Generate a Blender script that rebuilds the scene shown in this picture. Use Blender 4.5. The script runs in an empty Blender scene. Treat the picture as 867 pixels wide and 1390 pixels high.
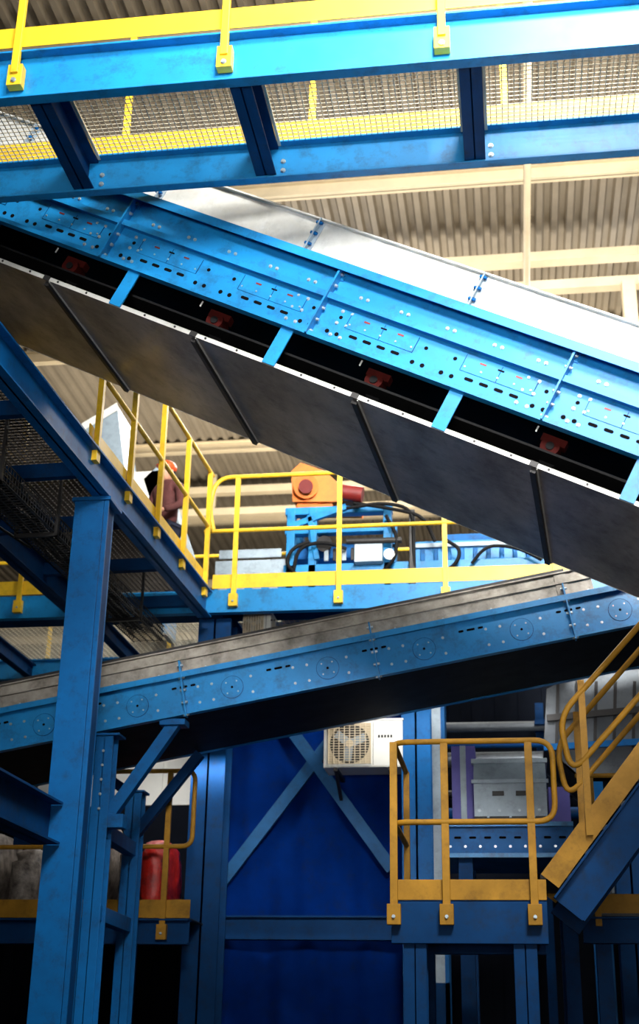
import bpy, math, random
from mathutils import Vector as V, Matrix
random.seed(4)
# ------------------------------------------------------------------ camera calibration
FPX=1800.0; PITCH=math.radians(22.3); YAW=math.radians(8.5); ROLL=math.radians(1.0)
CAM=V((0,0,1.6))
Fw=V((-math.sin(YAW)*math.cos(PITCH), math.cos(YAW)*math.cos(PITCH), math.sin(PITCH)))
r0=Fw.cross(V((0,0,1))).normalized(); u0=r0.cross(Fw)
Rt=r0*math.cos(ROLL)+u0*math.sin(ROLL); Up=u0*math.cos(ROLL)-r0*math.sin(ROLL)
def ray(px,py): return Fw+Rt*((px-433.5)/FPX)+Up*((695-py)/FPX)
def hitp(px,py,p0,n):
    d=ray(px,py); return CAM+d*((p0-CAM).dot(n)/d.dot(n))
def hY(px,py,Y): return hitp(px,py,V((0,Y,0)),V((0,1,0)))
def hX(px,py,X): return hitp(px,py,V((X,0,0)),V((1,0,0)))
def hZ(px,py,Z): return hitp(px,py,V((0,0,Z)),V((0,0,1)))
cd=bpy.data.cameras.new("camera"); cam=bpy.data.objects.new("camera",cd); bpy.context.collection.objects.link(cam)
cam.matrix_world=Matrix(((Rt.x,Up.x,-Fw.x,CAM.x),(Rt.y,Up.y,-Fw.y,CAM.y),(Rt.z,Up.z,-Fw.z,CAM.z),(0,0,0,1)))
cd.sensor_fit='VERTICAL'; cd.sensor_height=36; cd.sensor_width=24; cd.lens=FPX/1390*36; cd.clip_end=200
cd.dof.use_dof=True; cd.dof.focus_distance=9.0; cd.dof.aperture_fstop=2.0
bpy.context.scene.camera=cam
# ------------------------------------------------------------------ materials
def lin(c):
    return tuple((x/255/12.92 if x/255<=.04045 else ((x/255+.055)/1.055)**2.4) for x in c)+(1,)
def mat(name,c,rough=.45,metal=0,var=.25,scale=3,c2=None,bump=0.0,spec=.5,stretch=(1,1,1),dirt=0,dcol=(30,36,40)):
    m=bpy.data.materials.new(name); m.use_nodes=True; nt=m.node_tree; N=nt.nodes; L=nt.links
    bs=N['Principled BSDF']; bs.inputs['Metallic'].default_value=metal; bs.inputs['Specular IOR Level'].default_value=spec
    tc=N.new('ShaderNodeTexCoord'); mp=N.new('ShaderNodeMapping'); mp.inputs['Scale'].default_value=stretch
    L.new(tc.outputs['Object'],mp.inputs['Vector'])
    nz=N.new('ShaderNodeTexNoise'); nz.inputs['Scale'].default_value=scale; nz.inputs['Detail'].default_value=8; nz.inputs['Roughness'].default_value=.65
    L.new(mp.outputs[0],nz.inputs['Vector'])
    cr=N.new('ShaderNodeValToRGB'); cr.color_ramp.elements[0].position=.3; cr.color_ramp.elements[1].position=.68
    a=lin(c); b=lin(c2) if c2 else tuple(x*(1-var) for x in a[:3])+(1,)
    cr.color_ramp.elements[0].color=b; cr.color_ramp.elements[1].color=a
    L.new(nz.outputs['Fac'],cr.inputs['Fac']); out=cr.outputs['Color']
    if dirt:
        n2=N.new('ShaderNodeTexNoise'); n2.inputs['Scale'].default_value=7; n2.inputs['Detail'].default_value=12; n2.inputs['Roughness'].default_value=.75
        L.new(tc.outputs['Object'],n2.inputs['Vector'])
        r2=N.new('ShaderNodeMapRange'); r2.inputs['From Min'].default_value=.5; r2.inputs['From Max'].default_value=.72; r2.inputs['To Max'].default_value=dirt
        L.new(n2.outputs['Fac'],r2.inputs['Value'])
        mx=N.new('ShaderNodeMix'); mx.data_type='RGBA'; L.new(r2.outputs[0],mx.inputs['Factor']); L.new(out,mx.inputs[6]); mx.inputs[7].default_value=lin(dcol); out=mx.outputs[2]
    L.new(out,bs.inputs['Base Color'])
    mr=N.new('ShaderNodeMapRange'); mr.inputs['To Min'].default_value=min(1,rough+.12); mr.inputs['To Max'].default_value=max(.05,rough-.1)
    L.new(nz.outputs['Fac'],mr.inputs['Value']); L.new(mr.outputs[0],bs.inputs['Roughness'])
    if bump:
        bp=N.new('ShaderNodeBump'); bp.inputs['Strength'].default_value=bump; bp.inputs['Distance'].default_value=.02
        L.new(nz.outputs['Fac'],bp.inputs['Height']); L.new(bp.outputs[0],bs.inputs['Normal'])
    return m
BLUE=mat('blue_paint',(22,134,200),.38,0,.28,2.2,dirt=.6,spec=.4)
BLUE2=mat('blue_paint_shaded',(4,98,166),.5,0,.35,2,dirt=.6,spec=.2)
BLUE3=mat('blue_paint_deep_shade',(2,60,112),.6,0,.4,2,dirt=.65,spec=.12)  # shade on low and underside steel put into the colour, over some dirt
NAVY=mat('blue_tarpaulin',(0,42,118),.85,0,.5,1.2,dirt=.4,spec=.03)
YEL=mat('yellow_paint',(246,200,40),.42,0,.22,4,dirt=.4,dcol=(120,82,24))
YEL2=mat('yellow_paint_shaded',(182,132,34),.55,0,.4,4,dirt=.55,dcol=(70,48,20),spec=.25)  # dim light on the lower railings darkened into the yellow, plus some dirt
GALV=mat('galvanised_sheet',(216,216,212),.48,.15,.12,2.5,c2=(178,178,172),dirt=.3,dcol=(106,102,96))
PAN=mat('pan_sheet',(184,176,168),.32,.35,.3,1.6,c2=(116,110,104),stretch=(1,1,3),dirt=.6,dcol=(48,44,40))
SKIRT=mat('worn_sheet',(180,172,160),.5,.25,.3,5,c2=(116,108,98),dirt=.65,dcol=(60,52,44))
WIRE=mat('wire_grating',(232,222,198),.4,.2,.2,5)
DWIRE=mat('dark_wire',(80,74,68),.6,.2,.3,5)
BLK=mat('black_rubber',(14,14,16),.7,0,.4,4,spec=.2)
DK=mat('dark_hole',(6,6,8),.9,0,.1,4,spec=.1)
BOLT=mat('zinc_bolt',(175,190,198),.35,.6,.2,6)
DSTEEL=mat('dark_steel',(42,40,40),.5,.2,.4,4)
RED=mat('red_paint',(120,22,18),.5,0,.4,6)
DRED=mat('dark_red_paint',(72,16,12),.7,0,.5,9,spec=.1)  # darker, rougher red for the idler ends inside the frame
ORG=mat('orange_paint',(232,120,34),.45,0,.25,5,dirt=.3)
WHT=mat('white_plastic',(230,230,222),.45,0,.1,3)
CREAM=mat('beige_steel',(222,206,174),.55,0,.2,2)
ROOF=mat('roof_sheet',(142,132,116),.6,.1,.25,1.2)
CONC=mat('concrete',(30,28,28),.85,0,.4,2,bump=.3)
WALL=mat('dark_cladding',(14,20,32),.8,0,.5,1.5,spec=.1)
BACK=mat('wall_cladding',(130,122,108),.7,0,.3,1)
BALE=mat('crumpled_plastic',(160,150,140),.4,0,.5,9,c2=(40,32,30),bump=.8)
REDB=mat('red_bag_plastic',(200,36,24),.35,0,.5,7,c2=(90,8,6),bump=.8)
PURP=mat('purple_paint',(86,80,176),.5,0,.3,3)
LGREY=mat('light_grey_paint',(160,176,188),.45,.1,.3,3,dirt=.4)
DUCT=mat('duct_metal',(104,110,116),.45,.4,.3,4,dirt=.5)
SKIN=mat('skin',(205,150,120),.55,0,.1,5)
VEST=mat('work_jacket',(96,50,48),.85,0,.4,9)
TROU=mat('work_trousers',(32,38,60),.9,0,.3,9)
HAIR=mat('hair',(40,28,20),.8)
HAT=mat('hard_hat_plastic',(226,84,34),.35,0,.1,4)
# ------------------------------------------------------------------ mesh builder
class B:
    def __init__(s,name): s.name=name; s.v=[]; s.f=[]; s.m=[]; s.sm=[]; s.mats=[]
    def mi(s,m):
        if m not in s.mats: s.mats.append(m)
        return s.mats.index(m)
    def add(s,vs,fs,m,smooth=False):
        o=len(s.v); s.v+=[V(p) for p in vs]; k=s.mi(m)
        for f in fs: s.f.append([i+o for i in f]); s.m.append(k); s.sm.append(smooth)
    def hexa(s,p,m):
        s.add(p,[(0,3,2,1),(4,5,6,7),(0,1,5,4),(1,2,6,5),(2,3,7,6),(3,0,4,7)],m)
    def box(s,x0,x1,y0,y1,z0,z1,m):
        s.hexa([(x0,y0,z0),(x1,y0,z0),(x1,y1,z0),(x0,y1,z0),(x0,y0,z1),(x1,y0,z1),(x1,y1,z1),(x0,y1,z1)],m)
    def prism(s,pts,off,m):
        n=len(pts); off=V(off); a=[V(p) for p in pts]; b=[p+off for p in a]
        s.add(a+b,[tuple(range(n)),tuple(range(2*n-1,n-1,-1))]+[(i,(i+1)%n,n+(i+1)%n,n+i) for i in range(n)],m)
    def bar(s,p0,p1,w,h,m,up=V((0,0,1)),so=0,uo=0):
        p0=V(p0);p1=V(p1); d=(p1-p0).normalized(); sd=d.cross(up).normalized(); u=sd.cross(d)
        q=[]
        for hh in (-h/2,h/2):
            for (e,ww) in ((p0,-w/2),(p1,-w/2),(p1,w/2),(p0,w/2)): q.append(e+sd*(ww+so)+u*(hh+uo))
        s.hexa(q,m)
    def ibeam(s,p0,p1,h,w,m,up=V((0,0,1)),t=.014,tf=.016):
        s.bar(p0,p1,t,h,m,up); s.bar(p0,p1,w,tf,m,up,0,h/2-tf/2); s.bar(p0,p1,w,tf,m,up,0,-h/2+tf/2)
    def channel(s,p0,p1,h,w,m,up=V((0,0,1)),side=1,t=.014):
        s.bar(p0,p1,t,h,m,up); s.bar(p0,p1,w,t,m,up,side*w/2,h/2-t/2); s.bar(p0,p1,w,t,m,up,side*w/2,-h/2+t/2)
    def tube(s,pts,r,m,n=10,rad=0,closed=False):
        pts=[V(p) for p in pts]
        if rad:
            q=[pts[0]]
            for i in range(1,len(pts)-1):
                a,b,c=pts[i-1],pts[i],pts[i+1]; ra=min(rad,(a-b).length*.49,(c-b).length*.49)
                A=b+(a-b).normalized()*ra; C=b+(c-b).normalized()*ra
                for k in range(7):
                    t=k/6; q.append(A*(1-t)**2+b*2*t*(1-t)+C*t*t)
            q.append(pts[-1]); pts=q
        d=(pts[1]-pts[0]).normalized(); a=d.orthogonal().normalized(); rings=[]
        for i,p in enumerate(pts):
            if i==0: t=d
            elif i==len(pts)-1: t=(pts[-1]-pts[-2]).normalized()
            else: t=((pts[i+1]-p).normalized()+(p-pts[i-1]).normalized()).normalized()
            a=(a-t*a.dot(t)).normalized(); b=t.cross(a)
            rings.append([p+(a*math.cos(2*math.pi*k/n)+b*math.sin(2*math.pi*k/n))*(r[i] if isinstance(r,list) else r) for k in range(n)])
        vs=[p for R in rings for p in R]; fs=[]
        for i in range(len(rings)-1):
            for k in range(n): fs.append((i*n+k,i*n+(k+1)%n,(i+1)*n+(k+1)%n,(i+1)*n+k))
        s.add(vs,fs,m,True)
        s.add(rings[0],[tuple(range(n-1,-1,-1))],m); s.add(rings[-1],[tuple(range(n))],m)
    def cyl(s,p0,p1,r,m,n=10): s.tube([p0,p1],r,m,n)
    def bolt(s,p,d,m=None,r=.013,h=.012):
        p=V(p);d=V(d).normalized(); s.tube([p,p+d*.004],r*1.35,m or BOLT,8); s.tube([p,p+d*h],r,m or BOLT,6)
    def ell(s,c,rx,ry,rz,m,seg=16,rg=10,jit=0):
        vs=[];fs=[]
        for i in range(rg+1):
            th=math.pi*i/rg
            for k in range(seg):
                ph=2*math.pi*k/seg; j=1+random.uniform(-jit,jit)
                vs.append(V(c)+V((rx*math.sin(th)*math.cos(ph)*j,ry*math.sin(th)*math.sin(ph)*j,rz*math.cos(th)*j)))
        for i in range(rg):
            for k in range(seg): fs.append((i*seg+k,(i+1)*seg+k,(i+1)*seg+(k+1)%seg,i*seg+(k+1)%seg))
        s.add(vs,fs,m,True)
    def done(s,bevel=0,parent=None,mods=None):
        xs=[p.x for p in s.v];ys=[p.y for p in s.v];zs=[p.z for p in s.v]
        o=V(((min(xs)+max(xs))/2,(min(ys)+max(ys))/2,min(zs)))
        me=bpy.data.meshes.new(s.name); me.from_pydata([p-o for p in s.v],[],s.f)
        for m in s.mats: me.materials.append(m)
        me.polygons.foreach_set('material_index',s.m); me.polygons.foreach_set('use_smooth',s.sm); me.update()
        ob=bpy.data.objects.new(s.name,me); ob.location=o; bpy.context.collection.objects.link(ob)
        if bevel:
            bv=ob.modifiers.new('bevel','BEVEL'); bv.width=bevel; bv.segments=2; bv.limit_method='ANGLE'
        return ob
def grating(b,x0,x1,y0,y1,z,step,t,m,tz=None):
    tz=tz or t
    n=max(1,int(round((x1-x0)/step)))
    for i in range(n+1):
        x=x0+(x1-x0)*i/n; b.box(x-t/2,x+t/2,y0,y1,z-tz/2,z+tz/2,m)
    n=max(1,int(round((y1-y0)/step)))
    for i in range(n+1):
        y=y0+(y1-y0)*i/n; b.box(x0,x1,y-t/2,y+t/2,z-tz/2+.001,z+tz/2+.001,m)

# ================================================================== ROOM
ZR=12.0
b=B('floor'); b.box(-22,22,-8,36,-.2,0,CONC); b.done()
b=B('wall_back'); b.box(-22,22,36,36.2,0,ZR+.3,BACK)
for i in range(60): b.box(-22+i*.74,-21.8+i*.74,35.95,36,0,ZR,BACK)
b.done()
b=B('wall_left'); b.box(-22.2,-22,-8,36.2,0,ZR+.3,BACK); b.done()
b=B('wall_right'); b.box(22,22.2,-8,36.2,0,ZR+.3,BACK); b.done()
b=B('ceiling') # trapezoidal corrugated deck
x=-22; prof=[]
while x<22: prof+=[(x,0),(x+.07,0),(x+.1,.07),(x+.17,.07)]; x+=.2
vs=[];fs=[]
for (px,pz) in prof: vs+=[(px,-8,ZR+pz),(px,36,ZR+pz)]
for i in range(len(prof)-1): fs.append((2*i,2*i+1,2*i+3,2*i+2))
b.add(vs,fs,ROOF); b.box(-22,22,-8,36,ZR+.2,ZR+.26,ROOF); b.done()
b=B('roof_purlins')
for Y in (8,11.2,14.0,17.9,21.5,25.0,29,33):
    b.ibeam((-21.9,Y,ZR-.12),(21.9,Y,ZR-.12),.2,.12,CREAM)
b.done()
for Y in (9.4,15.6,23.0,31):
    b=B('roof_truss')
    b.bar((-21.9,Y,ZR-.35),(21.9,Y,ZR-.35),.18,.14,CREAM); b.bar((-21.9,Y,ZR-.8),(21.9,Y,ZR-.8),.16,.14,CREAM)
    for i in range(11):
        x=-21.5+i*4; b.bar((x,Y,ZR-.8),(x,Y,ZR),.08,.08,CREAM,up=V((0,1,0)))
    b.done()
b=B('sprinkler_pipe'); p=hZ(712,240,ZR-.35); b.tube([(p.x,8.2,ZR-.98),(p.x,34,ZR-.98)],.045,CREAM)
for Y in (9.2,15.4,22.8,30.8): b.box(p.x-.01,p.x+.01,Y-.01,Y+.01,ZR-.98,ZR-.005,CREAM)
b.done()
YRC=15.35
b=B('roof_column'); p=hY(850,300,YRC); b.box(p.x-.13,p.x+.05,YRC,YRC+.18,0,ZR-.9,CREAM); b.tube([(p.x+.16,YRC+.05,0),(p.x+.16,YRC+.05,ZR-.9)],.05,CREAM); b.done(.01)
b=B('partition_wall'); b.box(-14,10,17,17.2,0,6.6,WALL)
for i in range(80): b.box(-14+i*.3,-13.85+i*.3,16.96,17,0,6.6,WALL)
b.done()

# ================================================================== OVERHEAD WALKWAY
Y1=6.0
zb=hY(433,108,Y1).z; hB=hY(433,43,Y1).z-zb; Y2=hZ(433,243,zb).y
xl=hY(-200,140,Y1).x; xr=hY(1080,60,Y1).x
b=B('overhead_walkway')
zt=zb+hB
zf=hY(433,194,Y2).z
b.channel((xl,Y1,zb+hB/2),(xr,Y1,zb+hB/2),hB,.07,BLUE,side=1)
b.channel((xl,Y2,(zb+zf)/2),(xr,Y2,(zb+zf)/2),zf-zb,.06,BLUE,side=1)
cx=[hY(q,yy,Y1+.1).x for q,yy in ((-190,160),(62,140),(330,117),(638,90),(975,66))]
for x in cx:
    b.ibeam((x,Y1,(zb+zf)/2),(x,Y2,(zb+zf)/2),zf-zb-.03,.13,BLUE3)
    for dz in (.08,.15): b.bolt((x+.1,Y2-.008,zb+dz),(0,-1,0))
zg=zf-.008
for i in range(len(cx)-1):
    grating(b,cx[i]+.07,cx[i+1]-.07,Y1+.02,Y2-.02,zg,.036,.0062,WIRE)
    b.bar((cx[i]+.075,Y1+.02,zg),(cx[i]+.075,Y2-.02,zg),.02,.02,WIRE); b.bar((cx[i+1]-.075,Y1+.02,zg),(cx[i+1]-.075,Y2-.02,zg),.02,.02,WIRE)
for Yr,s in ((Y1,-1),(Y2,1)):
    yo=Yr+s*.03; zq_=zt if s<0 else zf
    b.bar((xl,yo,zq_+.13),(xr,yo,zq_+.13),.006,.15,YEL)
    for hh in (.6,1.1): b.tube([(xl,yo,zf+hh),(xr,yo,zf+hh)],.021,YEL)
    for q,yy in ((-240,160),(27,100),(308,78),(600,52),(900,30)):
        x=hY(q,yy,Y1).x+(.35 if s>0 else 0)
        b.bar((x,Yr+s*.075,zb+.17),(x,Yr+s*.075,zf+1.1),.045,.03,YEL,up=V((0,1,0)))
        b.box(x-.045,x+.045,Yr+s*.045-.03,Yr+s*.045+.03,zb+.09,zb+.24,YEL)
        b.bolt((x,Yr+s*.078,zb+.12),(0,s,0)); 
b.done(.003)

# ================================================================== CONVEYORS
class Fr:
    def __init__(s,O,d,w): s.O=O; s.d=d.normalized(); s.w=w; s.n=s.d.cross(w).normalized()
    def P(s,u,v,w=0): return s.O+s.d*u+s.n*v+s.w*w
    def uv(s,p): q=p-s.O; return q.dot(s.d),q.dot(s.n)
    def box(s,b,u0,u1,v0,v1,w0,w1,m):
        b.hexa([s.P(u,v,w) for v in (v0,v1) for (u,w) in ((u0,w0),(u1,w0),(u1,w1),(u0,w1))],m)
def slot(b,F,u,v,L,H,w,m=DK):
    r=H/2; pts=[]
    for k in range(9):
        a=-math.pi/2+math.pi*k/8; pts.append((u+L/2-r+r*math.cos(a),v+r*math.sin(a)))
    for k in range(9):
        a=math.pi/2+math.pi*k/8; pts.append((u-L/2+r+r*math.cos(a),v+r*math.sin(a)))
    b.prism([F.P(x,y,w-.002) for x,y in pts],F.w*.001,m)
# ---- upper
a=math.radians(4); wv=V((math.sin(a),math.cos(a),0)); P0=V((hY(433,464,7.3)))
def hp(px,py): return hitp(px,py,P0,wv)
F=Fr(hp(433,464),hp(867,625)-hp(0,304),wv)
def U(px,py): return F.uv(hp(px,py))[0]
def Vv(px,py): return F.uv(hp(px,py))[1]
vT=Vv(433,353); vS=Vv(433,287); vP=Vv(433,522); vM=Vv(433,402); W=1.62
u0=U(-420,150); u1=U(1150,760)
b=B('belt_conveyor')
for w0,sg in ((0,1),(W,-1)):
    F.box(b,u0,u1,0,vM,w0,w0+.008*sg,BLUE)
    F.box(b,u0,u1,0,.012,w0-.05*sg,w0,BLUE)
    F.box(b,u0,u1,0,.03,w0-.055*sg,w0-.048*sg,BLUE)
    F.box(b,u0,u1,vM-.006,vM+.008,w0-.05*sg,w0+.02*sg,BLUE)
    F.box(b,u0,u1,vM-.012,vM+.03,w0-.055*sg,w0-.048*sg,BLUE)
    F.box(b,u0,u1,vM,vT,w0,w0+.01*sg,BLUE)
    F.box(b,u0,u1,vT-.012,vT,w0-.09*sg,w0+.08*sg,BLUE)
    F.box(b,u0,u1,vT-.06,vT,w0-.095*sg,w0-.088*sg,BLUE)
for w0,sg in ((.1,1),(W-.1,-1)):
    F.box(b,u0,u1,vT,vS,w0,w0+.006*sg,GALV)
    F.box(b,u0,u1,vS-.012,vS,w0-.03*sg,w0+.04*sg,GALV)
    F.box(b,u0,u1,vS,vS+.018,w0+.03*sg,w0+.04*sg,DSTEEL)
F.box(b,u0,u1,vS-.01,vS-.004,.1,W-.1,GALV)
F.box(b,u0,u1,vT-.1,vT-.085,.12,W-.12,BLK)
F.box(b,u0,u1,-.12,-.105,.1,W-.1,BLK)
F.box(b,u0,u1,vP+.02,0.05,W-.02,W-.01,BLK)
F.box(b,u0,u1,vP,vP+.004,0,W,PAN)
F.box(b,u0,u1,vP+.004,vP+.006,0.01,W-.02,BLK)
F.box(b,u0,u1,vP-.002,vP+.028,-.006,0,GALV); F.box(b,u0,u1,vP+.024,vP+.028,-.006,.03,GALV)
F.box(b,u0,u1,vP-.002,vP+.06,W,W+.006,GALV)
uj=[U(60,383),U(262,462),U(480,546),U(722,633)]
st=(uj[3]-uj[0])/3
for k in range(-4,7):
    u=uj[0]+k*st
    if not u0<u<u1: continue
    F.box(b,u-.006,u+.03,vP-.03,vP,.02,W,DSTEEL); F.box(b,u-.02,u+.03,vP-.004,vP+.03,-.012,-.006,DSTEEL)
    F.box(b,u+.03,u+.036,vP-.01,vP,.0,W,GALV)
    us=U(172,390)+k*st
    F.box(b,us-.045,us+.045,vP+.0,.03,-.02,-.008,BLUE)
    F.box(b,us-.004,us+.004,vP+.02,.03,-.008,.06,BLUE)
    for q in range(5): b.bolt(F.P(u+.1+q*st/5,vP+.014,-.006),-F.w,DSTEEL,r=.006,h=.005)
    ur=U(285,418)+k*st
    b.cyl(F.P(ur,-.1,.25),F.P(ur,-.1,W-.1),.055,BLK,14)
    b.cyl(F.P(ur,-.06,.13),F.P(ur,-.06,.27),.06,DRED,18); b.cyl(F.P(ur,-.06,.12),F.P(ur,-.06,.13),.026,BLK,12)
    F.box(b,ur-.08,ur+.08,-.03,0.02,.16,.23,DRED)
    F.box(b,ur-.1,ur-.09,-.04,0.0,.04,.045,GALV)
us=[U(166,312),U(451,407),U(763,520)]; s2=(us[2]-us[0])/2
k=-3
while us[0]+k*s2<u1:
    u=us[0]+k*s2; k+=1
    if u<u0: continue
    F.box(b,u-.006,u+.006,0.0,vT-.01,-.08,0,BLUE)
    F.box(b,u-.03,u+.03,vT-.09,vT-.012,-.012,0,BLUE)
    for q in range(6):
        v=.04+q*(vT-.1)/5; b.bolt(F.P(u+.006,v,-.03),F.d,r=.01,h=.018); b.bolt(F.P(u-.006,v,-.03),-F.d,r=.01,h=.018)
    for j in range(2):
        c=u+s2*(.27+.5*j)
        for q in range(4): slot(b,F,c-.16+q*.1,vM*.36,.06,.022,0)
        for q in (-.34,-.27,.27,.34): slot(b,F,c+q,vM*.30,.03,.03,0)
        for q in (-.3,.31): slot(b,F,c+q,vM*.7,.026,.026,0)
        F.box(b,c-.24,c+.24,vM*.5,vM*.88,-.005,0,BLUE)
        for q in range(3): slot(b,F,c-.12+q*.12,vM*.78,.045,.012,-.005,RED if q!=1 else DK)
        for q in (-.22,-.11,0,.11,.22): b.bolt(F.P(c+q,vM*.6,-.005),-F.w,r=.005,h=.006)
        for q in (-.24,0,.24): F.box(b,c+q-.002,c+q+.002,vM*.5,vM*.88,-.007,-.005,BLUE3)
    for q in (.13,.2,s2-.2,s2-.13):
        for vv in (vM*.25,vM*.55,vM*.85): b.bolt(F.P(u+q,vv,0),-F.w,r=.0095,h=.01)
    for q in (.12,.3,.5,.7,.88):
        b.bolt(F.P(u+s2*q,vM+(vT-vM)*.35,0),-F.w,r=.0095,h=.01); b.bolt(F.P(u+s2*q+.05,vM+(vT-vM)*.35,0),-F.w,r=.0095,h=.01)
us=[U(421,311),U(645,386)]; s3=us[1]-us[0]
for k in range(-4,5):
    u=us[0]+k*s3
    if not u0<u<u1: continue
    F.box(b,u-.004,u+.004,vT,vS-.01,.05,.1,LGREY); F.box(b,u-.03,u+.03,vT+.0,vS-.02,.092,.1,LGREY)
    for q in range(4):
        v=vT+.04+q*(vS-vT-.08)/3; b.bolt(F.P(u-.004,v,.07),-F.d,BLUE2,r=.011,h=.02); b.bolt(F.P(u+.004,v,.07),F.d,BLUE2,r=.011,h=.02)
b.done()
for uu in (u1-.3,u0+.4):
    b=B('conveyor_support_frame'); 
    for ww in (.06,W-.06):
        p=F.P(uu,vP,ww); b.ibeam((p.x,p.y,0),(p.x,p.y,p.z),.16,.16,BLUE,up=V((0,1,0)))
    p=F.P(uu,vP,.06);q=F.P(uu,vP,W-.06); b.bar((p.x,p.y,p.z-.1),(q.x,q.y,q.z-.1),.1,.12,BLUE); b.bar((p.x,p.y,.4),(q.x,q.y,p.z-.3),.06,.06,BLUE); b.done()
# ---- lower
YL=10.7; wv2=V((0,1,0))
F2=Fr(hY(433,936,YL),hY(867,850,YL)-hY(0,1022,YL),wv2)
F=F2
def U2(px,py): return F2.uv(hY(px,py,YL))[0]
def V2(px,py): return F2.uv(hY(px,py,YL))[1]
vT=V2(433,877); vS=V2(433,842); W2=1.3
u0=U2(-260,1075); u1=U2(1150,795); uE=U2(806,798)
b=B('belt_conveyor')
for w0,sg in ((0,1),(W2,-1)):
    F.box(b,u0,u1,0,vT,w0,w0+.008*sg,BLUE); F.box(b,u0,u1,0,.014,w0-.06*sg,w0,BLUE); F.box(b,u0,u1,vT-.014,vT,w0-.06*sg,w0,BLUE)
    F.box(b,u0,u1,vT-.05,vT,w0-.065*sg,w0-.058*sg,BLUE)
for w0,sg in ((.03,1),(W2-.03,-1)):
    F.box(b,u0,uE,vT,vS,w0,w0+.006*sg,SKIRT); F.box(b,u0,uE,vT+(vS-vT)*.55,vT+(vS-vT)*.6,w0-.025*sg,w0,SKIRT)
    F.box(b,u0,uE,vS-.01,vS,w0-.03*sg,w0+.05*sg,SKIRT)
    F.box(b,u0,uE-.2,vS,vS+.05,w0+.05*sg,w0+.056*sg,DSTEEL)
F.box(b,u0,u1,vT-.09,vT-.075,.08,W2-.08,BLK)
F.box(b,u0,u1,.0,.012,.02,W2-.02,BLK)
us=[U2(250,940),U2(508,888),U2(772,832)]; s2=(us[2]-us[0])/2
for k in range(-4,5):
    u=us[0]+k*s2
    if not u0<u<u1: continue
    F.box(b,u-.006,u+.006,-.02,vT+.1,-.07,0,BLUE)
    if u<uE: F.box(b,u-.05,u+.05,vT,vS-.01,.018,.03,SKIRT)
    for q in range(5):
        v=.0+q*(vT+.06)/4; b.bolt(F.P(u+.006,v,-.035),F.d,r=.011,h=.02); b.bolt(F.P(u-.006,v,-.035),-F.d,r=.011,h=.02)
    for j in range(2):
        c=u+s2*(.25+.5*j)
        b.cyl(F.P(c,vT*.45,0),F.P(c,vT*.45,-.003),.098,BLUE3,28); b.cyl(F.P(c,vT*.45,-.001),F.P(c,vT*.45,-.006),.094,BLUE,28)
        slot(b,F,c,vT*.45,.022,.022,-.006)
        for t in range(4): b.bolt(F.P(c+.065*math.cos(.8+t*1.57),vT*.45+.065*math.sin(.8+t*1.57),-.006),-F.w,r=.005,h=.006)
        for q in (-.17,.17,-.29):
            for vv in (.25,.62): b.bolt(F.P(c+q,vT*vv,0),-F.w,r=.009,h=.009)
        for q in (-.4,-.33,.33,.4): slot(b,F,c+q,vT*.68,.045,.02,0)
    for q in range(4): b.bolt(F.P(u+s2*(q+.5)/4,vT+.03,.03),-F.w,r=.007,h=.006)
b.done()

# ================================================================== SIDE WALKWAY + central platform
YC=12.6; RH=1.25; RM=.64
ZD=hY(433,797,YC).z
pe=hZ(165,683,ZD-.3); XE=pe.x; YK=pe.y
SWA=math.radians(-2.2); yb=YC-.03
def swing(ob):   # the side walkway meets the platform slightly off square
    p=V((XE,yb,0)); R=Matrix.Rotation(SWA,4,'Z'); ob.location=p+R@(ob.location-p); ob.rotation_euler=(0,0,SWA)
b=B('side_walkway')
ya=6.95
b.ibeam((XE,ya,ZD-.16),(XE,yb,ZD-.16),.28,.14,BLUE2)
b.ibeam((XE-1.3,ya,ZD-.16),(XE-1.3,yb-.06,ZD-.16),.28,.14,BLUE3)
y=ya+.1
while y<yb: b.bar((XE-1.3,y,ZD-.12),(XE,y,ZD-.12),.07,.12,BLUE3); y+=1.1
grating(b,XE-1.25,XE-.02,ya,yb-.06,ZD,.05,.006,DWIRE,.02)
y_start=hX(140,640,XE).y
b.box(XE-.01,XE+.0,y_start,yb,ZD+.02,ZD+.17,YEL)
ys=[y_start+.1+(yb-.15-y_start-.1)*i/4 for i in range(5)]
for X2,sg in ((XE,1),(XE-1.3,-1)):
    for y in ys:
        b.bar((X2+sg*.03,y,ZD-.05),(X2+sg*.03,y,ZD+RH),.045,.045,YEL,up=V((0,1,0)))
        b.box(X2+sg*.0-.02,X2+sg*.04+.01,y-.04,y+.04,ZD-.12,ZD,YEL)
    for hh in (RM,RH): b.tube([(X2+sg*.03,y_start-.1,ZD+hh),(X2+sg*.03,yb-.05,ZD+hh)],.022,YEL)
swing(b.done())
b=B('steel_column')
XC=hY(131,700,YK).x
b.box(XC-.14,XC+.1,YK-.14,YK+.14,0,ZD-.3,BLUE2); b.box(XC+.1,XC+.104,YK-.1,YK+.1,0,ZD-.3,BLUE3); b.box(XC+.104,XC+.14,YK-.14,YK-.12,0,ZD-.3,BLUE2)
b.box(XC-.16,XC+.16,YK-.16,YK+.16,ZD-.33,ZD-.3,BLUE2); b.box(XC-.22,XC+.22,YK-.22,YK+.22,0,.03,BLUE2); b.done(.006)
b=B('steel_cross_beam')
p=hY(75,1118,YK-.15)
b.ibeam((p.x-.05,6.6,p.z),(p.x-.05,YK-.16,p.z),.3,.2,BLUE3); b.box(p.x-.3,XC-.14,YK-.16,YK-.145,p.z-.15,p.z+.15,BLUE3)
b.ibeam((p.x-.05,6.65,0),(p.x-.05,6.65,p.z-.15),.2,.2,BLUE3,up=V((0,1,0))); b.done()
b=B('cable_tray')
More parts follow.
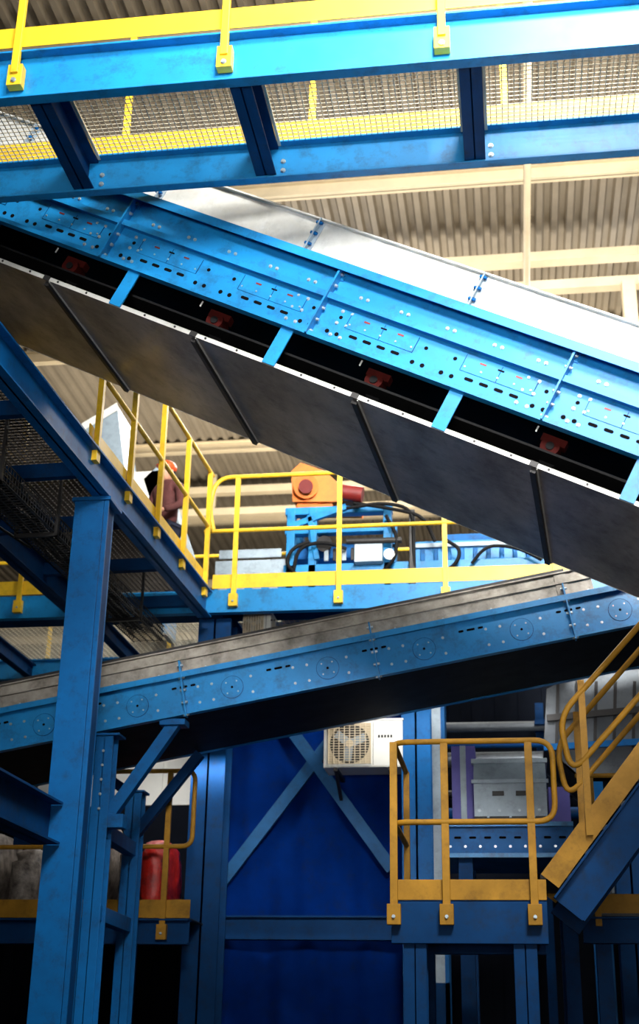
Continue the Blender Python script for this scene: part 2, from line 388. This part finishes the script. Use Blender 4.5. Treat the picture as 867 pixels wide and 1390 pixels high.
zt_=ZD-.62; xt=XE-.34; ye=12.3
for k in range(5): b.box(xt-.3+k*.07,xt-.3+k*.07+.008,7.0,ye,zt_,zt_+.008,DSTEEL)
for k in range(4):
    for x in (xt-.3,xt): b.box(x,x+.008,7.0,ye,zt_+k*.05,zt_+k*.05+.008,DSTEEL)
y=7.0
while y<ye:
    b.box(xt-.3,xt+.008,y,y+.006,zt_,zt_+.006,DSTEEL)
    for x in (xt-.3,xt): b.box(x,x+.006,y,y+.006,zt_,zt_+.16,DSTEEL)
    y+=.05
for k in range(9):
    pts=[(xt-.27+k*.03+random.uniform(-.02,.02),7.0+j*.5,zt_+.04+random.uniform(0,.07)) for j in range(int((ye-7)/.5)+1)]
    b.tube(pts,.018,BLK,6)
for k in range(4):
    pts=[(xt-.1-.3*k,7.0+j*.35,zt_+.12-.12*abs(math.sin(j*1.1+k))) for j in range(9)]
    b.tube(pts,.012,BLK,6)
for y in (8.2,9.3,11.5): 
    for x in (xt-.32,xt+.02): b.box(x-.01,x+.01,y,y+.03,zt_-.03,ZD-.17,DSTEEL)
    b.box(xt-.33,xt+.03,y,y+.03,zt_-.03,zt_-.002,DSTEEL)
swing(b.done())

b=B('maintenance_platform')
xa=hY(-250,800,YC).x; xb=hY(1100,780,YC).x; YD=15.0
b.channel((xa,YC,ZD-.12),(xb,YC,ZD-.12),.24,.08,BLUE,side=-1); b.channel((xa,YD,ZD-.12),(xb,YD,ZD-.12),.24,.08,BLUE)
b.box(xa,xb,YC+.01,YC+.9,ZD-.05,ZD-.04,BLUE3)
grating(b,xa,xb,YC+.02,YD,ZD,.06,.007,WIRE)
x=xa+.2
while x<xb: b.ibeam((x,YC,ZD-.14),(x,YD,ZD-.14),.18,.1,BLUE3); x+=1.4
xj=XE+.06
b.box(xj,xb,YC-.012,YC-.004,ZD+.015,ZD+.165,YEL); b.box(xa,XE-1.35,YC-.012,YC-.004,ZD+.015,ZD+.165,YEL)
def rpost(b,x,y,z,h=1.1,dn=.16,s=-1,Y_=None):
    Y_=Y_ or YEL
    b.bar((x,y+s*.03,z-dn),(x,y+s*.03,z+h),.05,.03,Y_,up=V((0,1,0)))
    b.box(x-.045,x+.045,y+s*.03-.035,y+s*.03+.02,z-dn-.03,z-dn+.1,Y_); b.bolt((x,y+s*.05-.02,z-dn+.02),(0,s,0),r=.009)
for q in (318,460,605,755,900): rpost(b,hY(q,800,YC).x,YC,ZD,RH)
for q in (-100,27): rpost(b,hY(q,815,YC).x,YC,ZD,RH)
xp=hY(292,700,YC).x
b.tube([(xp,YC-.03,ZD+RM),(xp-.06,YC-.03,ZD+.9),(xp,YC-.03,ZD+RH),(xb,YC-.03,ZD+RH)],.024,YEL,rad=.18)
b.tube([(xp-.1,YC-.03,ZD+RM),(xb,YC-.03,ZD+RM)],.022,YEL)
for hh in (RM,RH): b.tube([(xa,YC-.03,ZD+hh),(XE-1.35,YC-.03,ZD+hh)],.022,YEL)
for hh in (RM,RH): b.tube([(xa,YD-.1,ZD+hh),(xb,YD-.1,ZD+hh)],.022,YEL)
x=xa+.3
while x<xb: b.box(x,x+.04,YD-.12,YD-.08,ZD,ZD+RH,YEL); x+=1.5
b.done()

def col(px,py,Y,z1,w=.3,m=BLUE2,z0=0):
    b=B('steel_column'); x=hY(px,py,Y).x
    b.ibeam((x,Y,z0),(x,Y,z1),w*.95,w,m,up=V((0,1,0)),t=.02,tf=.02); b.box(x-w*.7,x+w*.7,Y-w*.7,Y+w*.7,z0,z0+.025,m); b.done(); return x
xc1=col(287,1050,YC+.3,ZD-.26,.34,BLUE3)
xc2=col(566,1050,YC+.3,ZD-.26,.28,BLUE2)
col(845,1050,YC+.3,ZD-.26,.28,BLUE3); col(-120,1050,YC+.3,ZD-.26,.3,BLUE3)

# ---- dim pipework and ducts in the space under the platform
b=B('pipe_rack')
yR=16.1
for k,(dz,r,m) in enumerate(((.55,.06,DUCT),(.75,.04,BLUE3),(.95,.09,DUCT),(1.35,.05,DSTEEL),(1.6,.07,BLUE3))):
    b.tube([(-7.5,yR+.1*(k%2),ZD-dz-.1),(5.5,yR+.1*(k%2),ZD-dz-.1)],r,m,12)
for k in range(6):
    x=-7.2+k*2.5; b.box(x,x+.1,yR+.25,yR+.35,0,ZD-.3,BLUE3); b.box(x-.02,x+.12,yR-.15,yR+.3,ZD-.66,ZD-.6,BLUE3); b.box(x-.02,x+.12,yR-.15,yR+.3,ZD-1.85,ZD-1.79,BLUE3)
for x in (-4.9,-3.6,1.3,2.3):
    b.tube([(x,yR-.1,ZD-.9),(x,yR-.15,ZD-1.6),(x+.25,yR-.15,ZD-2.4),(x+.25,yR-.15,ZD-3.4)],.035,BLK,8,rad=.2)
b.box(1.0,1.5,yR-.35,yR-.05,ZD-2.7,ZD-1.9,DUCT); b.box(1.05,1.45,yR-.37,yR-.35,ZD-2.65,ZD-1.95,LGREY)
b.box(-4.4,-3.9,yR-.35,yR-.05,ZD-1.5,ZD-.9,DUCT)
b.done()

# ---- cabin with tarpaulin front
YW=13.35
b=B('sorting_cabin')
x0=hY(262,1100,YW).x; x1=hY(580,1100,YW).x
b.box(x0,x1,YW+.14,YW+1.6,0,ZD-.27,NAVY)
nx=150; nz=40; vs=[];fs=[]
for i in range(nx+1):
    for j in range(nz+1):
        t=i/nx; zz=j/nz
        d=.03*math.sin(t*21+1.6*math.sin(zz*5))+.012*math.sin(t*53+zz*6)+.018*math.sin(t*11-zz*17)+.012*math.sin(zz*31+t*15)
        vs.append((x0+(x1-x0)*t,YW+.04+d,(ZD-.3)*zz))
for i in range(nx):
    for j in range(nz): a_=i*(nz+1)+j; fs.append((a_,a_+nz+1,a_+nz+2,a_+1))
b.add(vs,fs,NAVY,True)
zl=hY(400,1262,YW).z
b.ibeam((x0,YW-.17,zl),(x1,YW-.17,zl),.22,.14,BLUE3)
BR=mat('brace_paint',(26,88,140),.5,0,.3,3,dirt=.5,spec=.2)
b.bar(hY(482,962,YW-.1),hY(293,1208,YW-.1),.05,.12,BR,up=V((0,0,1))); b.bar(hY(386,978,YW-.15),hY(532,1180,YW-.15),.05,.12,BR)
b.done()
def ac(px0,py0,px1,py1,Y,dep=.3,brack=True):
    b=B('air_conditioner'); p=hY(px0,py1,Y); q=hY(px1,py0,Y); w=q.x-p.x; h=q.z-p.z
    b.box(p.x,q.x,Y,Y+dep,p.z,q.z,WHT)
    b.box(p.x+.01,q.x-.01,Y-.004,Y,p.z+.01,q.z-.01,WHT); b.box(p.x-.01,q.x+.01,Y-.01,Y+dep+.01,q.z,q.z+.015,WHT)
    cx=p.x+w*.33; cz=p.z+h*.5; R=h*.43
    gx=R*1.05
    b.box(cx-gx,cx+gx,Y-.006,Y-.003,cz-R,cz+R,CREAM)
    b.cyl((cx,Y-.008,cz),(cx,Y-.006,cz),R*.98,DSTEEL,32)
    for k in range(17):
        z=cz-R+2*R*k/16; b.box(cx-gx,cx+gx,Y-.026,Y-.021,z-.003,z+.003,CREAM)
    for k in range(9):
        x=cx-gx+2*gx*k/8; b.box(x-.003,x+.003,Y-.03,Y-.006,cz-R,cz+R,CREAM)
    b.cyl((cx,Y-.02,cz),(cx,Y-.008,cz),R*.2,CREAM,16)
    for k in range(3):
        t=k*2.094+.4; b.bar((cx,Y-.012,cz),(cx+R*.85*math.cos(t),Y-.012,cz+R*.85*math.sin(t)),.002,R*.4,LGREY,up=V((0,1,0)).cross(V((math.cos(t),0,math.sin(t)))))
    b.box(cx+R+.03,cx+R+.034,Y-.007,Y-.003,p.z+.02,q.z-.02,DSTEEL)
    for k in range(9): b.box(q.x,q.x+.004,Y+.04,Y+dep-.04,p.z+h*(.15+.08*k),p.z+h*(.18+.08*k),CREAM)
    xl_=cx+R+.08
    for k in range(5): b.box(xl_+k*.03,xl_+.02+k*.03,Y-.007,Y-.003,p.z+h*.62,p.z+h*.68,DSTEEL)
    if brack:
        for x in (p.x+.12,q.x-.12): b.bar((x,Y-.02,p.z-.02),(x,YW-.03,p.z-.02),.04,.035,DSTEEL); b.bar((x,Y+.02,p.z-.03),(x,YW-.03,p.z-.3),.03,.03,DSTEEL)
    b.done(.004)
ac(439,977,546,1042,12.75,.38)
ac(332,832,368,862,12.95,.28)

# ---- machines on platform
b=B('baler_machine')
def q(px,py,Y=13.6): return hY(px,py,Y)
z0=ZD+.01
X=lambda px:hY(px,750,13.6).x
Z=lambda py:hY(450,py,13.6).z
b.box(X(385),X(740),13.6,14.4,z0,Z(765),BLUE); b.box(X(290),X(390),13.7,14.2,Z(775),Z(752),LGREY)
b.box(X(290),X(390),13.7,14.2,z0,Z(775),BLUE); b.box(X(295),X(380),13.68,13.7,Z(750),Z(738),LGREY)
for k in range(4): b.box(X(296+k*23),X(308+k*23),13.66,13.7,z0,Z(770),LGREY)
for px in (388,418,520):
    b.box(X(px),X(px+11),13.6,13.75,z0,Z(688),BLUE); b.box(X(px),X(px+11),14.2,14.35,z0,Z(688),BLUE)
for Yq in (13.62,14.2):
    b.box(X(385),X(532),Yq,Yq+.12,Z(696),Z(686),BLUE); b.box(X(385),X(532),Yq,Yq+.12,Z(722),Z(714),BLUE)
b.bar(q(392,716),q(470,688),.06,.07,BLUE); b.bar(q(430,760),q(420,700),.06,.06,BLUE)
b.box(X(555),X(735),13.7,14.4,Z(765),Z(735),BLUE); b.box(X(555),X(735),13.66,13.7,Z(745),Z(739),LGREY); b.box(X(600),X(725),13.8,14.3,Z(735),Z(722),BLUE2)
b.box(X(556),X(564),13.5,13.6,z0,Z(700),DSTEEL)
for k in range(7): b.box(X(440+k*12),X(446+k*12),13.58,13.6,Z(762),Z(745),DSTEEL if k%2 else LGREY)
for k in range(9): b.box(X(570+k*18),X(576+k*18),13.64,13.66,Z(764),Z(748),BLUE2)
b.box(X(395),X(520),13.9,14.1,Z(745),Z(725),BLUE2); b.cyl(q(440,738,13.55),q(440,738,13.9),.09,DSTEEL,16)
b.tube([q(470,735,13.5),q(545,733,13.5)],.035,DSTEEL,10); b.tube([q(640,765,13.55),q(660,740,13.5),q(700,742,13.5),q(735,760,13.5)],.02,BLK,8,rad=.2)
b.prism([q(398,680),q(396,640),q(408,629),q(440,640),q(458,656),q(485,662),q(485,680)],(0,.5,0),ORG)
b.cyl(V(q(415,660,13.5)),V(q(415,660,14.2)),.14,ORG,20); b.cyl(q(415,660,13.45),q(415,660,13.5),.08,RED,16)
b.box(X(400),X(450),13.65,13.9,Z(690),Z(676),ORG); b.cyl(q(462,668,13.5),q(492,672,13.5),.09,RED,16)
b.box(X(482),X(520),13.5,13.65,Z(768),Z(740),LGREY)
for k in range(4): b.cyl(q(486+k*9,738,13.56),q(486+k*9,752,13.56),.03,WHT,10)
b.cyl(q(528,752,13.45),q(528,752,13.5),.06,WHT,16)
for k,(a1,a2,a3,a4) in enumerate([((420,735),(395,745),(388,765),(400,778)),((470,745),(440,735),(405,742),(398,775)),((470,690),(520,682),(560,690),(562,770)),((480,683),(530,690),(575,700),(590,735)),((524,700),(540,730),(535,760),(520,775)),((600,730),(625,745),(620,765),(600,778))]):
    b.tube([q(*a1,13.52),q(*a2,13.48),q(*a3,13.48),q(*a4,13.52)],.022,BLK,8,rad=.25)
b.done(.008)

b=B('discharge_chute')
p=[hY(110,582,14),hY(158,552,14),hY(168,640,14),hY(120,650,14)]
b.prism(p,(0,.6,0),LGREY); b.prism([hY(112,575,13.98),hY(158,548,13.98),hY(159,556,13.98),hY(112,584,13.98)],(0,.65,0),WHT)
b.prism([hY(196,650,14),hY(216,632,14),hY(252,742,14),hY(236,775,14)],(0,.5,0),LGREY)
b.prism([hY(120,645,14),hY(215,640,14),hY(236,775,14),hY(110,800,14)],(0,.5,0),WHT)
for px in (115,225): x=hY(px,790,14).x; b.box(x-.04,x+.04,14.05,14.45,ZD+.01,ZD+.3,BLUE)
b.done(.01)

def worker(px,Yw):
    root=bpy.data.objects.new('worker',None); bpy.context.collection.objects.link(root)
    x=hY(px,650,Yw).x; z=ZD+.01; root.location=(x,Yw,z)
    def skin(name,vs,es,rad,m,sub=2):
        me=bpy.data.meshes.new(name); me.from_pydata(vs,es,[]); ob=bpy.data.objects.new(name,me); bpy.context.collection.objects.link(ob); ob.parent=root
        md=ob.modifiers.new('skin','SKIN'); md.use_smooth_shade=True
        for i,r in enumerate(rad): me.skin_vertices[0].data[i].radius=(r,r) if not isinstance(r,tuple) else r
        me.skin_vertices[0].data[0].use_root=True
        sb=ob.modifiers.new('sub','SUBSURF'); sb.levels=sub; sb.render_levels=sub; me.materials.append(m); return ob
    vs=[(0,0,.95),(0,0,1.12),(0,-.01,1.32),(0,-.02,1.45),(0,-.03,1.53),(.19,0,1.42),(.25,-.04,1.17),(.2,-.24,1.06),(-.19,0,1.42),(-.25,-.04,1.17),(-.2,-.24,1.06)]
    es=[(0,1),(1,2),(2,3),(3,4),(3,5),(5,6),(6,7),(3,8),(8,9),(9,10)]
    skin('jacket',vs,es,[(.16,.11),(.15,.11),(.18,.12),(.13,.09),.055,.065,.05,.038,.065,.05,.038],VEST)
    vs=[(0,0,.98),(.1,0,.9),(.11,-.02,.5),(.12,.02,.08),(.12,-.14,.04),(-.1,0,.9),(-.11,-.02,.5),(-.12,.02,.08),(-.12,-.14,.04)]
    skin('trousers',vs,[(0,1),(1,2),(2,3),(3,4),(0,5),(5,6),(6,7),(7,8)],[(.15,.11),.09,.065,.05,.04,.09,.065,.05,.04],TROU)
    for s in (1,-1):
        skin('hand',[(.2*s,-.24,1.06),(.185*s,-.31,1.04)],[(0,1)],[.03,.035],SKIN,1)
        for k in range(4):
            fx=.16*s+.017*k*s; skin('finger_%d'%k,[(fx,-.32,1.04),(fx,-.36-.006*(k%3),1.035),(fx,-.375,1.005)],[(0,1),(1,2)],[.009,.009,.008],SKIN,1)
        skin('thumb',[(.16*s,-.28,1.04),(.135*s,-.32,1.035)],[(0,1)],[.011,.009],SKIN,1)
    h=B('head'); h.ell((0,-.035,1.62),.075,.095,.115,SKIN); h.ell((0,-.135,1.61),.013,.02,.022,SKIN)
    for s in (1,-1): h.ell((.03*s,-.122,1.635),.012,.008,.008,WHT); h.ell((.03*s,-.129,1.635),.006,.004,.006,DK); h.ell((.077*s,-.03,1.62),.012,.02,.03,SKIN)
    h.ell((0,-.125,1.57),.024,.008,.006,RED); h.ell((0,-.01,1.64),.08,.09,.09,HAIR)
    h.ell((0,-.03,1.68),.098,.12,.085,HAT); h.ell((0,-.09,1.675),.085,.1,.012,HAT)
    ho=h.done(); ho.parent=root; 
    root.rotation_euler=(0,0,math.radians(-30))
worker(229,13.25)

# ================================================================== LOWER LEFT
F=F2
b=B('conveyor_support_frame')
xL=hY(136,1100,YL).x; zc=F.P((xL-F.O.x)/F.d.x,0,0).z-.02
xM=hY(180,1150,YL+1.22).x
def zcv(x): return F.P((x-F.O.x)/F.d.x,0,0).z-.03
ya1=YL+.05; yb1=YL+1.22
b.ibeam((xL,ya1,0),(xL,ya1,zc),.16,.15,BLUE2,up=V((0,1,0)),t=.012); b.box(xL-.13,xL+.13,ya1-.1,ya1+.1,zc-.02,zc,BLUE2)
x=hY(236,985,YL).x; b.bar((xL+.06,ya1,hY(150,1108,YL).z),(x,ya1,zcv(x)),.09,.1,BLUE2); b.box(x-.12,x+.1,ya1-.08,ya1+.08,zcv(x)-.03,zcv(x)+.02,BLUE2)
b.box(xL+.0,xL+.2,ya1-.06,ya1+.06,hY(150,1115,YL).z-.05,hY(150,1115,YL).z+.06,BLUE2)
zM=hY(180,1075,yb1).z
b.ibeam((xM,yb1,0),(xM,yb1,zM),.15,.15,BLUE2,up=V((0,1,0))); b.box(xM-.1,xM+.1,yb1-.1,yb1+.1,zM-.02,zM,BLUE2)
x=hY(272,1020,yb1).x; b.bar((xM+.03,yb1,hY(205,1130,yb1).z),(x,yb1,zcv(x)),.08,.09,BLUE3)
x=hY(140,1000,yb1).x; b.bar((xM,yb1,zM-.05),(x,yb1,zcv(x)),.08,.09,BLUE3)
for z in (hY(150,1125,YL).z,hY(150,1238,YL).z):
    b.bar((xL,ya1,z),(xM,yb1,z),.1,.12,BLUE2)
for k in range(5): b.bolt((xL,YL-.04,zc-.15-.12*k),(0,-1,0),r=.009)
b.done(.003)
YP=12.2; zp=hY(130,1246,YP).z
b=B('lower_walkway')
xa=hY(-200,1240,YP).x; xb_=hY(258,1240,YP).x
b.box(xa,xb_,YP,YP+2,zp-.01,zp,DSTEEL); b.ibeam((xa,YP,zp-.12),(xb_,YP,zp-.12),.22,.14,BLUE3)
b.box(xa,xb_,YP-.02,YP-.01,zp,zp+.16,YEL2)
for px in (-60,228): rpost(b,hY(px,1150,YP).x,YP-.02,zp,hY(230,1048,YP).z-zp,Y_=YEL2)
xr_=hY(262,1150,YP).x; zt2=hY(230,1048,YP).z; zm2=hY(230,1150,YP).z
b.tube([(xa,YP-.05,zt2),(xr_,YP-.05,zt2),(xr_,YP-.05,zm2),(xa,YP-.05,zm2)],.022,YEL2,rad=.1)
x=xa+.3
while x<xb_: b.ibeam((x,YP+.1,0),(x,YP+.1,zp-.23),.15,.15,BLUE3,up=V((0,1,0))); x+=1.8
b.done()
def bale(name,px0,px1,py,Y,m,dep=.8,e1=.4,jt=.07,zbase=None):
    zbase=zp if zbase is None else zbase
    b=B(name); p=hY(px0,1240,Y); q_=hY(px1,py,Y); n=14
    cx=(p.x+q_.x)/2; w=(q_.x-p.x)/2; h=(q_.z-zbase)/2; vs=[];fs=[]
    for i in range(n+1):
        for k in range(24):
            th=math.pi*i/n; ph=2*math.pi*k/24
            def sp(v,e): return math.copysign(abs(v)**e,v)
            j=1+random.uniform(-jt,jt)
            vs.append((cx+w*sp(math.sin(th),e1)*sp(math.cos(ph),e1)*j, Y+dep/2+dep/2*sp(math.sin(th),e1)*sp(math.sin(ph),e1)*j, zbase+.02+h+h*sp(math.cos(th),.5)*(j if i>n*.3 and i<n*.7 else 1)))
    for i in range(n):
        for k in range(24): fs.append((i*24+k,(i+1)*24+k,(i+1)*24+(k+1)%24,i*24+(k+1)%24))
    b.add(vs,fs,m,True); b.done()
bale('plastic_bale',-70,2,1128,12.4,BALE); bale('plastic_bale',4,56,1150,12.35,BALE,e1=.55,jt=.12)
bale('waste_sack',128,152,1118,12.4,BALE,.6,.7,.12); bale('waste_sack',154,176,1150,12.35,BALE,.5,.7,.14); bale('red_plastic_bag',179,230,1138,12.35,REDB,.7,.65,.1)
b=B('switchgear_cabinet')
p=hY(40,1095,13.6);q_=hY(272,1012,13.6)
b.box(p.x,q_.x,13.6,14.2,p.z,q_.z,WHT); b.box(p.x,q_.x,13.62,14.2,zp+.01,p.z,WALL)
for k in range(5):
    x=p.x+(q_.x-p.x)*k/5; b.box(x+.02,x+(q_.x-p.x)/5-.02,13.585,13.6,p.z,q_.z-.03,WHT); b.box(x+.06,x+.08,13.57,13.59,p.z+.15,p.z+.3,DSTEEL)
b.done(.006)

# ================================================================== LOWER RIGHT
YR=9.0; zq=hY(630,1222,YR).z
b=B('access_platform')
xa=hY(531,1222,YR).x; xb=hY(742,1222,YR).x
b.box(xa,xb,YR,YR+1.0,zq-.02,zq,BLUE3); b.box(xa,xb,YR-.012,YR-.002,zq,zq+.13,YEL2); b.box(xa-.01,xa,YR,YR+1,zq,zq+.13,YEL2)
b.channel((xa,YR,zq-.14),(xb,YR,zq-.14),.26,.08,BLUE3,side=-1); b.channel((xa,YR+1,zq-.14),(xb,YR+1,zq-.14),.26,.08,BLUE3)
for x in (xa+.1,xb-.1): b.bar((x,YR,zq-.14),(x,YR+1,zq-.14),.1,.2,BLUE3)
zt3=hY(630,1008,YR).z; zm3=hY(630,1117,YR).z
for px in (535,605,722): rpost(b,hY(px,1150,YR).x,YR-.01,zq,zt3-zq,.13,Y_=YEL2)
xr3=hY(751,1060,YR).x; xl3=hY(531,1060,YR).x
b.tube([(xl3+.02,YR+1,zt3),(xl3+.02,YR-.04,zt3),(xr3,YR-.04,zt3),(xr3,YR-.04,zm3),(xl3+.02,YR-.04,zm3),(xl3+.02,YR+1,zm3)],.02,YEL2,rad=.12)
b.box(xl3,xl3+.045,YR+.98,YR+1.02,zq-.1,zt3,YEL2)
for x in (xa+.15,xb-.15):
    for yy in (YR+.1,YR+.9): b.ibeam((x,yy,0),(x,yy,zq-.26),.15,.15,BLUE3,up=V((0,1,0)))
b.done(.003)
b=B('steel_staircase')
for yy in (YR,YR+.9):
    s0=V(hY(746,1196,YR)); s1=V(hY(960,905,YR)); s0.y=s1.y=yy
    b.bar(s0,s1,.012,.14,YEL2); t0=V(hY(772,1235,YR)); t1=V(hY(985,945,YR)); t0.y=t1.y=yy+.02
    b.channel(t0,t1,.24,.07,BLUE3,side=1 if yy==YR else -1)
    tp=[hY(920,790,YR),hY(758,975,YR),hY(775,1052,YR),hY(920,885,YR)]
    tp=[V((p.x,yy-.03,p.z)) for p in tp]; b.tube(tp,.021,YEL2,rad=.14)
    for px,pb,pt in ((800,1135,925),(905,985,805)):
        p=hY(px,pb,YR);r=hY(px,pt,YR); b.bar((p.x,yy-.03,p.z),(p.x,yy-.03,r.z),.045,.03,YEL2,up=V((0,1,0)))
dd=(s1-s0); n=9
for k in range(n):
    p=s0+dd*((k+.5)/n); b.box(p.x-.12,p.x+.14,YR+.02,YR+.88,p.z-.06,p.z-.03,DSTEEL)
e=s1; b.ibeam((e.x+.3,YR+.45,0),(e.x+.3,YR+.45,e.z-.25),.2,.2,BLUE3,up=V((0,1,0))); b.box(e.x-.05,e.x+1.2,YR-.02,YR+.95,e.z-.25,e.z-.1,BLUE3)
b.done()
YM=11.6
X=lambda px:hY(px,1080,YM).x
Z=lambda py:hY(700,py,YM).z
b=B('sorting_machine')
b.box(X(643),X(742),YM,YM+.9,Z(1112),Z(1060),LGREY)
b.prism([(X(643),YM,Z(1060)),(X(643),YM+.12,Z(1030)),(X(643),YM+.9,Z(1030)),(X(643),YM+.9,Z(1060))],(X(742)-X(643),0,0),LGREY)
b.box(X(640),X(745),YM-.02,YM+.0,Z(1063),Z(1058),LGREY); b.box(X(640),X(745),YM+.1,YM+.92,Z(1032),Z(1026),LGREY)
for px in (660,690,722): b.box(X(px),X(px)+.02,YM-.012,YM,Z(1110),Z(1064),LGREY)
b.box(X(668),X(684),YM-.02,YM,Z(1080),Z(1074),DSTEEL); b.box(X(700),X(716),YM-.02,YM,Z(1080),Z(1074),DSTEEL)
b.box(X(643),X(742),YM-.01,YM,Z(1116),Z(1108),DSTEEL)
b.box(X(600),X(775),YM-.05,YM+1,Z(1165),Z(1120),BLUE2); b.box(X(600),X(775),YM-.1,YM-.05,Z(1124),Z(1118),BLUE); b.box(X(600),X(775),YM-.1,YM-.05,Z(1166),Z(1160),BLUE)
for k in range(8): b.bolt((X(610+k*20),YM-.05,Z(1150)),(0,-1,0),r=.009); slot(b,Fr(V((X(620+k*20),YM-.05,Z(1138))),V((1,0,0)),V((0,1,0))),0,0,.06,.02,0)
for k in range(4): b.bolt((X(650+k*27),YM-.01,Z(1100)),(0,-1,0),r=.01)
b.box(X(612),X(645),YM+.2,YM+.5,Z(1118),Z(1005),PURP); b.box(X(624),X(632),YM+.18,YM+.2,Z(1118),Z(1005),LGREY)
b.box(X(745),X(775),YM+.3,YM+.9,Z(1120),Z(1060),PURP)
for px in (620,755): b.box(X(px),X(px)+.12,YM,YM+.12,0,Z(1165),BLUE3); b.box(X(px),X(px)+.12,YM+.8,YM+.92,0,Z(1165),BLUE3)
b.done(.005)
b=B('feed_hopper')
YH=12.75
pts=[hY(738,1015,YH),hY(742,935,YH),hY(775,918,YH),hY(900,905,YH),hY(900,1060,YH),hY(790,1060,YH)]
pts=[V((p.x,YH,p.z)) for p in pts]
b.prism(pts,(0,.08,0),DUCT); b.prism([p+V((0,1.0,0)) for p in pts],(0,.08,0),DUCT)
for i in (0,4,5): b.prism([pts[i],pts[(i+1)%6],pts[(i+1)%6]+V((0,0,.03)),pts[i]+V((0,0,.03))],(0,1,0),DSTEEL)
b.bar(hY(742,975,YH-.05),hY(905,960,YH-.05),.05,.06,DSTEEL); b.bar(hY(738,1015,YH-.05),hY(905,1005,YH-.05),.05,.06,BLUE2)
for k in range(6): b.bar(hY(755+k*26,1015,YH-.03),hY(757+k*26,925,YH-.03),.02,.03,DSTEEL)
for px in (800,900): x=hY(px,1060,YH).x; b.box(x,x+.12,YH,YH+.12,0,pts[4].z,BLUE2); b.box(x,x+.12,YH+.9,YH+1.02,0,pts[4].z,BLUE2)
b.done()
b=B('side_gangway')
zz=hY(800,1240,11.3).z
xq=hY(790,1240,11.3).x
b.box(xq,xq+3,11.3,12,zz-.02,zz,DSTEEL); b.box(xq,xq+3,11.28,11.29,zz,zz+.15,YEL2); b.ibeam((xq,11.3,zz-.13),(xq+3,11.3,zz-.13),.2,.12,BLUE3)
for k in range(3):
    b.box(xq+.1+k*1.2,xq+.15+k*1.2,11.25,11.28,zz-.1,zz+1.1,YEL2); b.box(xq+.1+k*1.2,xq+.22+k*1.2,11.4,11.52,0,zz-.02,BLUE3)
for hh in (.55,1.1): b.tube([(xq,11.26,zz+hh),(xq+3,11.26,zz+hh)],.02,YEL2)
b.done()
b=B('cabin_door_frame')
x=hY(592,1100,13.3).x; zd0=zq-.3
b.box(x-.06,x+.06,13.25,13.33,zd0,ZD-.3,LGREY); b.box(x-.06,x+.1,13.25,13.33,0,zd0,BLUE3); b.box(x+.06,x+.1,13.25,13.6,0,ZD-.3,BLUE2); b.done()

# ================================================================== LIGHTS
def area(name,loc,tgt,size,power,col=(1,.98,.94),spread=180):
    l=bpy.data.lights.new(name,'AREA'); l.shape='RECTANGLE'; l.size=size[0]; l.size_y=size[1]; l.energy=power; l.color=col; l.spread=math.radians(spread)
    o=bpy.data.objects.new(name,l); bpy.context.collection.objects.link(o); o.location=loc
    o.rotation_euler=(V(tgt)-V(loc)).to_track_quat('-Z','Y').to_euler()
area('hall_area_light',(2.0,0.5,10.8),(0,9,7.4),(3,2),560,(1,.99,.95),80)
area('hall_area_light',(2,-4,8.2),(.3,9,7.6),(3,2),290,(1,.99,.96),40)  # added unseen light behind the camera, brightens the upper structures
area('hall_area_light',(0,-5,2.0),(0,9,7.0),(4,2),75,(1,.98,.95),46)  # added low fill behind the camera, lifts the conveyor underside
area('hall_area_light',(1,9.6,11.3),(0,13.2,6),(3,1),270,(1,.97,.9),140)  # added out-of-frame light to brighten the platform handrails
area('hall_area_light',(-3,18,11.2),(-3,14,4),(3,1),420)
area('hall_area_light',(3,18,11.2),(3,14,4),(3,1),350)
area('roof_fill',(-2,19,7.4),(-2,19.5,12),(8,3),900,(1,.9,.74))  # added upward fill so the roof underside is lit, no fixture here
area('roof_fill',(2,10.5,8.6),(2,12,12),(6,1),340,(1,.9,.74))  # second added upward fill for the nearer roof
area('cabin_fill',(-.6,12.3,4.75),(-.6,13.3,3.4),(2,.15),13,(1,.98,.95))  # added fill hidden behind the lower conveyor, brightens air conditioner and tarpaulin
area('cabin_fill',(-3.3,12.6,4.2),(-3.3,13.6,3.2),(1.5,.15),14,(1,.98,.95))  # added hidden fill that brightens the white cabinet
w=bpy.data.worlds.new('world'); bpy.context.scene.world=w; w.use_nodes=True
w.node_tree.nodes['Background'].inputs[0].default_value=(.93,.96,1,1); w.node_tree.nodes['Background'].inputs[1].default_value=.07
vs=bpy.context.scene.view_settings; vs.view_transform='Standard'; vs.look='None'; vs.exposure=0
